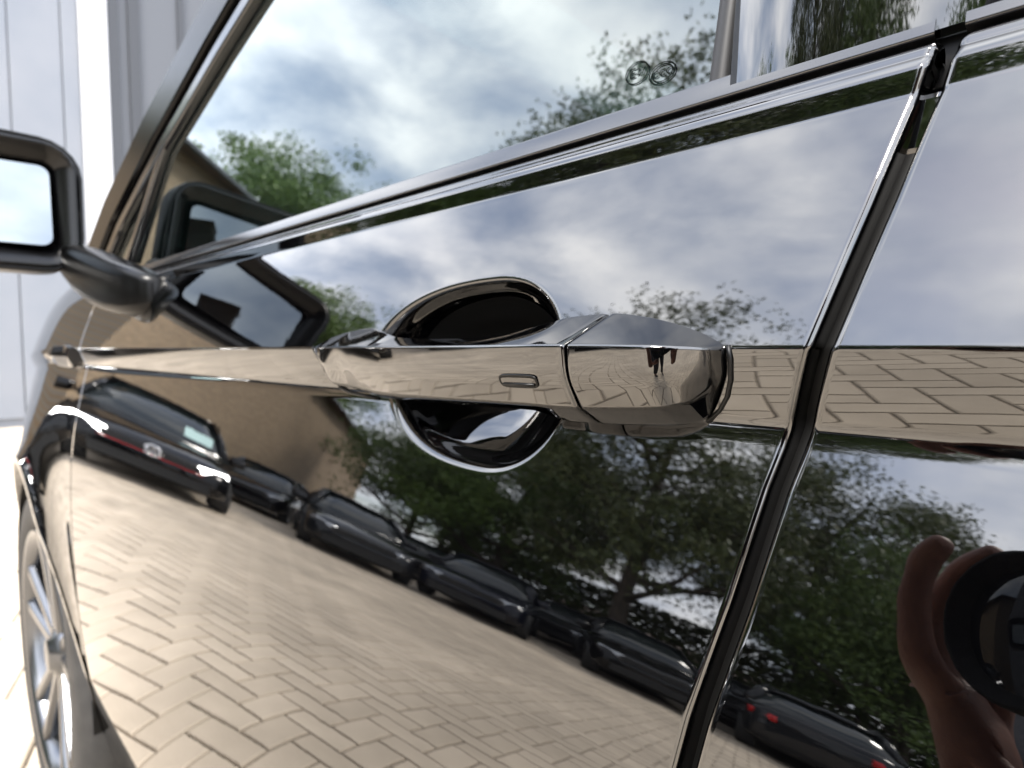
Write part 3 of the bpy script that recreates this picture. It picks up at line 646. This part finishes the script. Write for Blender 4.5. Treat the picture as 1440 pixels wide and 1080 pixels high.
def car_meshes():
    M_ = {}
    secs = []
    for y, w_, zb_, zs_, zt in ST:
        half = [(w_*.90, zb_), (w_*.985, zb_+.12), (w_, (zb_+zs_)/2), (w_*.99, zs_-.06), (w_*.95, zs_), (w_*.80, zt-.015), (w_*.4, zt)]
        secs.append([(x, y, z) for x, z in half]+[(-x, y, z) for x, z in half[::-1]])
    M_['body'] = loft(secs)
    cab = []
    for y, f, z1 in ((-1.02, .0, 1.0), (-.62, .55, 1.25), (-.25, .97, 1.425), (.2, 1, 1.46), (.9, 1, 1.45), (1.35, .93, 1.40), (1.72, .6, 1.25), (1.98, .0, 1.02)):
        wb, wt = .84, .84-.24*f
        cab.append([(wb, y, .95), (wt, y, z1-.02), (wt*.6, y, z1), (-wt*.6, y, z1), (-wt, y, z1-.02), (-wb, y, .95)])
    M_['cabin_glass'] = loft(cab)
    M_['roof'] = grid([[(x*wt, y, z+.03*(1-x*x)) for x in (-1, -.6, 0, .6, 1)] for y, wt, z in ((-.30, .615, 1.41), (.2, .625, 1.445), (.9, .62, 1.44), (1.38, .60, 1.395), (1.55, .59, 1.34))])
    return M_
CM = car_meshes()
def to_me(nm, VF, m_, smooth=True):
    me = bpy.data.meshes.new(nm); me.from_pydata([tuple(map(float, v)) for v in VF[0]], [], VF[1]); me.materials.append(m_)
    if smooth: me.polygons.foreach_set('use_smooth', [True]*len(me.polygons))
    return me
def child(nm, me, p):
    o = bpy.data.objects.new(nm, me); COL.objects.link(o); o.parent = p; return o
CACHE = {}
def cmesh(key, nm, VF, m_, sm=True):
    if key not in CACHE: CACHE[key] = to_me(nm, VF, m_, sm)
    return CACHE[key]
TYR = mat('parked_tyre', (.018, .018, .018), .75)
def parked(x, y, d, label, col, lit=False):
    th = math.atan2(d[0], -d[1]); E_ = empty('parked_car', (x, y, 0), label, 'car', 'cars parked opposite', th); pm = CPAINTS[col]
    b_ = child('body', cmesh('body'+col, 'body', CM['body'], pm), E_); sb = b_.modifiers.new('s', 'SUBSURF'); sb.levels = 2; sb.render_levels = 2
    child('cabin_glass', cmesh('cab', 'cabin_glass', CM['cabin_glass'], CGLASS), E_)
    r_ = child('roof', cmesh('roof'+col, 'roof', CM['roof'], pm), E_); sd = r_.modifiers.new('t', 'SOLIDIFY'); sd.thickness = .03; sd.offset = 1
    for s in (-1, 1):
        for nm, pts in (('windscreen_pillar', [(.82, -1.0, 1.0), (.71, -.62, 1.24), (.61, -.27, 1.42)]), ('centre_pillar', [(.845, .25, .95), (.62, .32, 1.45)]), ('rear_pillar', [(.84, 1.92, 1.02), (.72, 1.66, 1.26), (.60, 1.4, 1.41)])):
            child(nm, cmesh(nm+col+str(s), nm, tube([(p[0]*s, p[1], p[2]) for p in pts], .045 if nm != 'rear_pillar' else .07, 8), pm), E_)
        V, F = loft([[(s*(.50+.30*u), -2.13+.20*u+dy_, .66+.03*u+dz_) for dy_, dz_ in ((0, -.075), (-.02, .0), (.02, .075), (.08, .06), (.07, -.06))] for u in (-.15, .35, .7, 1)])
        child('headlamp', cmesh('hl%d%d' % (s, lit), 'headlamp', (V, F), LAMP_ON if lit else LAMP), E_)
        V, F = loft([[(s*(.50+.33*u), 2.17-.13*u+dy_, .82+dz_) for dy_, dz_ in ((0, -.06), (.012, 0), (0, .06), (-.06, .06), (-.06, -.06))] for u in (0, .5, 1)]); child('tail_lamp', cmesh('tl%d' % s, 'tail_lamp', (V, F), TAIL), E_)
        V, F = loft([[(s*(.90+.2*u), -.62+dy_, 1.04+dz_*(1-.3*abs(u-.6))) for dy_, dz_ in ((-.05, 0), (-.03, -.08), (.04, -.08), (.05, .0), (.04, .09), (-.02, .09))] for u in (0, .3, .8, 1)]); child('side_mirror', cmesh('sm%d%s' % (s, col), 'side_mirror', (V, F), pm), E_)
        for yy in (-1.33, 1.33):
            secs = [[(s*xx, yy+r*math.cos(a), .33+r*math.sin(a)) for a in [2*math.pi*k/28 for k in range(28)]] for xx, r in ((.70, .30), (.91, .325), (.925, .30), (.92, .235))]
            wh = child('wheel', cmesh('wt%d%f' % (s, yy), 'wheel', loft(secs, True, False), TYR), E_)
            secs = [[(s*xx, yy+r*math.cos(a), .33+r*math.sin(a)) for a in [2*math.pi*k/28 for k in range(28)]] for xx, r in ((.918, .235), (.90, .20), (.915, .05), (.915, .001))]
            child('rim', cmesh('wr%d%f' % (s, yy), 'rim', loft(secs, True, False), ALLOY), wh)
    child('grille', cmesh('gr', 'grille', boxv(-.50, .50, -2.185, -2.10, .60, .70), CABIN, False), E_)
    child('lower_grille', cmesh('lg', 'lower_grille', boxv(-.62, .62, -2.175, -2.05, .30, .46), CABIN, False), E_)
    if lit:
        child('red_strip', cmesh('rs', 'red_strip', boxv(-.52, .52, -2.195, -2.17, .585, .60), REDL, False), E_)
        ring = [Vector((.085*math.cos(a), -2.20, .66+.085*math.sin(a))) for a in [2*math.pi*k/32 for k in range(33)]]
        bars = [tube(ring, .011, 6, False)]
        for p, q in (((-.035, .075), (0, .012)), ((.035, .075), (0, .012)), ((-.068, .04), (-.03, -.07)), ((-.03, -.07), (0, -.005)), ((0, -.005), (.03, -.07)), ((.03, -.07), (.068, .04))): bars.append(tube([(p[0], -2.20, .66+p[1]), (q[0], -2.20, .66+q[1])], .009, 6))
        child('front_badge', cmesh('bg', 'front_badge', join(bars), CHROME), E_)
    if not lit: return E_
    V, F = loft([[(-.62+dx_, -.92+.22*u-.012, 1.07+.13*u) for dx_ in (0, .34)]+[(-.62+dx_, -.92+.22*u+.01, 1.06+.13*u) for dx_ in (.34, 0)] for u in (0, 1)])
    child('window_card', cmesh('wc', 'window_card', (V, F), CARD, False), E_)
    return E_
def unit(a, b): q = Vector((a, b)).normalized(); return (q.x, q.y)
d0 = unit(.965, .26)
parked(-6.75-2.15*d0[0], -1.78-2.15*d0[1], d0, 'black car facing the camera car with lit headlamps and a round badge', 'black', True)
for az, dist, turn, c, lb in ((57, 10.8, -6, 'grey', 'dark grey car in front of the brick building, next to the car with lit headlamps'), (43, 10.9, 8, 'blue', 'dark blue car between the brick building and the big tree trunk'),
        (29, 10.8, -8, 'black', 'black car parked in front of the big tree trunk'), (15, 10.7, 176, 'grey', 'dark grey car parked tail first, red lamps mirrored by the shut line'), (1, 10.6, 4, 'black', 'black car mirrored behind the hand on the rear door'),
        (65, 14.6, 12, 'black', 'black car of the back row, seen past the car with lit headlamps'), (50, 15.2, -10, 'black', 'black car of the back row between the dark grey and the dark blue car'),
        (34.5, 14.9, 14, 'grey', 'dark grey car of the back row left of the big tree trunk'), (20.5, 15.0, -6, 'black', 'black car of the back row beside the big tree trunk')):
    q = Vector((math.sin(R(az)), math.cos(R(az)))); dv = Matrix.Rotation(R(turn), 2) @ q
    parked(-q.x*dist, -q.y*dist, unit(*dv), lb, c)

# ------------------------------------------------------------------ photographer with camera
SKIN = vary(mat('skin', (.30, .14, .095), .55, 0, 1.4), (.17, .07, .05), (.25, .12, .085), 30, bump=.25, bscale=400)
JEANS = vary(mat('dark_trousers', (.012, .012, .016), .85), (.009, .009, .012), (.018, .018, .024), 40, bump=.3)
JACK = vary(mat('dark_jacket', (.02, .02, .025), .8), (.015, .015, .02), (.03, .03, .036), 30, bump=.3)
SHOE = mat('black_shoe', (.012, .012, .012), .4); HAIR = vary(mat('brown_hair', (.05, .03, .02), .6), (.04, .025, .015), (.07, .045, .03), 60, bump=.5)
def skinned(name, P, E_, m_, parent, root=0, sub=2):
    off = WORLD_OF.get(parent.name, Vector((0, 0, 0))) if parent else Vector((0, 0, 0))
    me = bpy.data.meshes.new(name); me.from_pydata([tuple(Vector(p[:3])-off) for p in P], E_, []); me.materials.append(m_)
    o = bpy.data.objects.new(name, me); COL.objects.link(o)
    if parent: o.parent = parent
    sk = o.modifiers.new('skin', 'SKIN'); sk.use_smooth_shade = True; sk.branch_smoothing = .9
    for i, p in enumerate(P):
        v = me.skin_vertices[0].data[i]; v.radius = (p[3], p[4] if len(p) > 4 else p[3]); v.use_root = (i == root)
    s = o.modifiers.new('sub', 'SUBSURF'); s.levels = sub; s.render_levels = sub
    return o
def cc(r, u, b): return CAM+RGT*r+UPV*u-FWD*b          # a point beside / above / behind the lens front
PER = empty('person', (.42, -1.02, 0), 'person in dark clothes holding a camera up to the door', 'person')
# body: pelvis, spine, neck, head, arms down to hands, legs (one continuous figure)
lw = cc(-.115, -.135, .080); rw = cc(.085, -.10, .10)
lsh, rsh = Vector((.20, -.80, 1.36)), Vector((.56, -.86, 1.34))
lel, rel_ = Vector((.05, -.58, 1.02)), Vector((.42, -.55, 1.0))
B = [(.42, -1.02, .93, .13, .10), (.40, -.98, 1.12, .12, .10), (.38, -.88, 1.32, .14, .10), (.37, -.80, 1.44, .055), (.36, -.76, 1.50, .055), (.355, -.745, 1.58, .082, .095), (.35, -.74, 1.67, .07, .085),
     (*lsh, .055), (*lel, .042), (*lw, .027, .022), (*rsh, .055), (*rel_, .042), (*rw, .027, .022),
     (.32, -1.04, .86, .085), (.30, -1.0, .48, .056), (.29, -1.08, .09, .038), (.27, -.96, .04, .036, .03),
     (.52, -1.06, .86, .085), (.53, -1.06, .48, .056), (.55, -1.12, .09, .038), (.55, -1.0, .04, .036, .03)]
BE = [(0, 1), (1, 2), (2, 3), (3, 4), (4, 5), (5, 6), (2, 7), (7, 8), (8, 9), (2, 10), (10, 11), (11, 12), (0, 13), (13, 14), (14, 15), (15, 16), (0, 17), (17, 18), (18, 19), (19, 20)]
def fat(i, k=1.0, e=.012): p = B[i]; return (*p[:3], p[3]*k+e, (p[4] if len(p) > 4 else p[3])*k+e)
skinned('trousers', [fat(0), fat(13), fat(14), (*B[15][:2], .10, .062), fat(17), fat(18), (*B[19][:2], .10, .062)], [(0, 1), (1, 2), (2, 3), (0, 4), (4, 5), (5, 6)], JEANS, PER)
skinned('jacket', [fat(0, 1.05, .02), fat(1, 1, .02), fat(2, 1, .018), (.37, -.815, 1.42, .075), fat(7, 1, .02), fat(8, 1, .016), (*lel.lerp(lw, .9), .040), fat(10, 1, .02), fat(11, 1, .016), (*rel_.lerp(rw, .9), .040)], [(0, 1), (1, 2), (2, 3), (2, 4), (4, 5), (5, 6), (2, 7), (7, 8), (8, 9)], JACK, PER)
for a, b_ in ((15, 16), (19, 20)):
    skinned('shoe', [(B[a][0], B[a][1]-.02, .055, .05), (B[a][0], B[a][1]+.06, .048, .048), (B[b_][0], B[b_][1]+.05, .035, .042, .03)], [(0, 1), (1, 2)], SHOE, PER)
skinned('hair', [(.352, -.765, 1.64, .085, .09), (.345, -.76, 1.70, .075, .08), (.35, -.79, 1.58, .07, .06)], [(0, 1), (0, 2)], HAIR, PER)
# left hand round the lens
def hand(wr, palm, kn, fingers, thumb, iw):
    """palm, four fingers and thumb grown from the wrist vertex iw of the body"""
    wr = Vector(wr); a = len(B); B.append((*((wr*1+palm*1.2)/2.2), .027, .019)); B.append((*palm, .036, .020)); BE.append((iw, a)); BE.append((a, a+1))
    def chain(start, pts, rad):
        prev = start; last = Vector(B[start][:3])
        for q, (rm, rj) in zip(pts, rad):
            B.append((*((last+q)/2), rm)); BE.append((prev, len(B)-1)); B.append((*q, rj)); BE.append((len(B)-2, len(B)-1)); prev = len(B)-1; last = q
    for n_, (k, ch) in enumerate(zip(kn, fingers)):
        sc_ = (1.0, 1.03, .98, .86)[n_]
        B.append((*k, .0122*sc_)); BE.append((a+1, len(B)-1)); chain(len(B)-1, ch, [(.0098*sc_, .0104*sc_), (.0088*sc_, .0094*sc_), (.0086*sc_, .0070*sc_)])
    chain(a+1, thumb, [(.0160, .0150), (.0118, .0122), (.0112, .0085)])
hand(lw, cc(-0.116, -0.060, .055), [cc(-0.108, -0.020, .018), cc(-0.118, -0.016, .036), cc(-0.120, -0.022, .056), cc(-0.116, -0.034, .076)],
     [[cc(-0.104, 0.016, .010), cc(-0.092, 0.042, .006), cc(-0.074, 0.058, .005)], [cc(-0.112, 0.020, .034), cc(-0.092, 0.046, .032), cc(-0.062, 0.058, .030)], [cc(-0.114, 0.016, .058), cc(-0.094, 0.042, .056), cc(-0.066, 0.052, .054)], [cc(-0.110, -0.004, .080), cc(-0.094, 0.022, .080), cc(-0.068, 0.036, .078)]],
     [cc(-.084, -.092, .066), cc(-.058, -.078, .058), cc(-.030, -.060, .050)], 9)
hand(rw, cc(.092, -.035, .105), [cc(.098, -.004, .085), cc(.100, -.020, .080), cc(.100, -.036, .080), cc(.096, -.05, .084)],
     [[cc(.094, .026, .070), cc(.080, .044, .066), cc(.062, .052, .066)], [cc(.088, -.016, .058), cc(.070, -.016, .056), cc(.056, -.018, .062)], [cc(.086, -.034, .058), cc(.068, -.034, .056), cc(.054, -.036, .062)], [cc(.082, -.052, .062), cc(.066, -.052, .060), cc(.052, -.052, .066)]],
     [cc(.080, -.05, .135), cc(.060, -.02, .145), cc(.050, .0, .148)], 12)
skinned('body', B, BE, SKIN, PER)
# the camera itself (lens front a few millimetres behind the viewpoint)
KB = vary(mat('camera_plastic', (.012, .012, .013), .6, 0, 1.2), (.004, .004, .004), (.006, .006, .006), 200, bump=.3)
def ringc(r, b): return [cc(-.030+r*math.cos(a), r*math.sin(a), b) for a in [2*math.pi*k/48 for k in range(48)]]
CB = empty('camera_body', tuple(cc(0, -.055, .12)), 'black camera with a wide lens held by two hands', 'camera'); WORLD_OF[CB.name] = Vector(CB.location)
V, F = loft([ringc(.036, .014), ringc(.043, .006), ringc(.045, .006), ringc(.046, .010), ringc(.046, .045), ringc(.043, .050), ringc(.043, .088), ringc(.039, .096)], True, False); mesh('lens_barrel', V, F, KB, CB)
V, F = ringc(.0365, .0145)+[cc(-.030, 0, .0085)], [(k, (k+1) % 48, 48) for k in range(48)]; mesh('front_element', V, F, mat('lens_glass', (.004, .005, .008), .01, 0, 1.6), CB)
V = [cc(r, u, b_) for b_ in (.096, .145) for r, u in ((-.068, -.055), (.072, -.055), (.072, .036), (.03, .040), (.022, .058), (-.022, .058), (-.03, .040), (-.068, .036))]
V, F = loft([V[:8], V[8:]]); bevel(mesh('housing', V, F, KB, CB, smooth=False), .005)
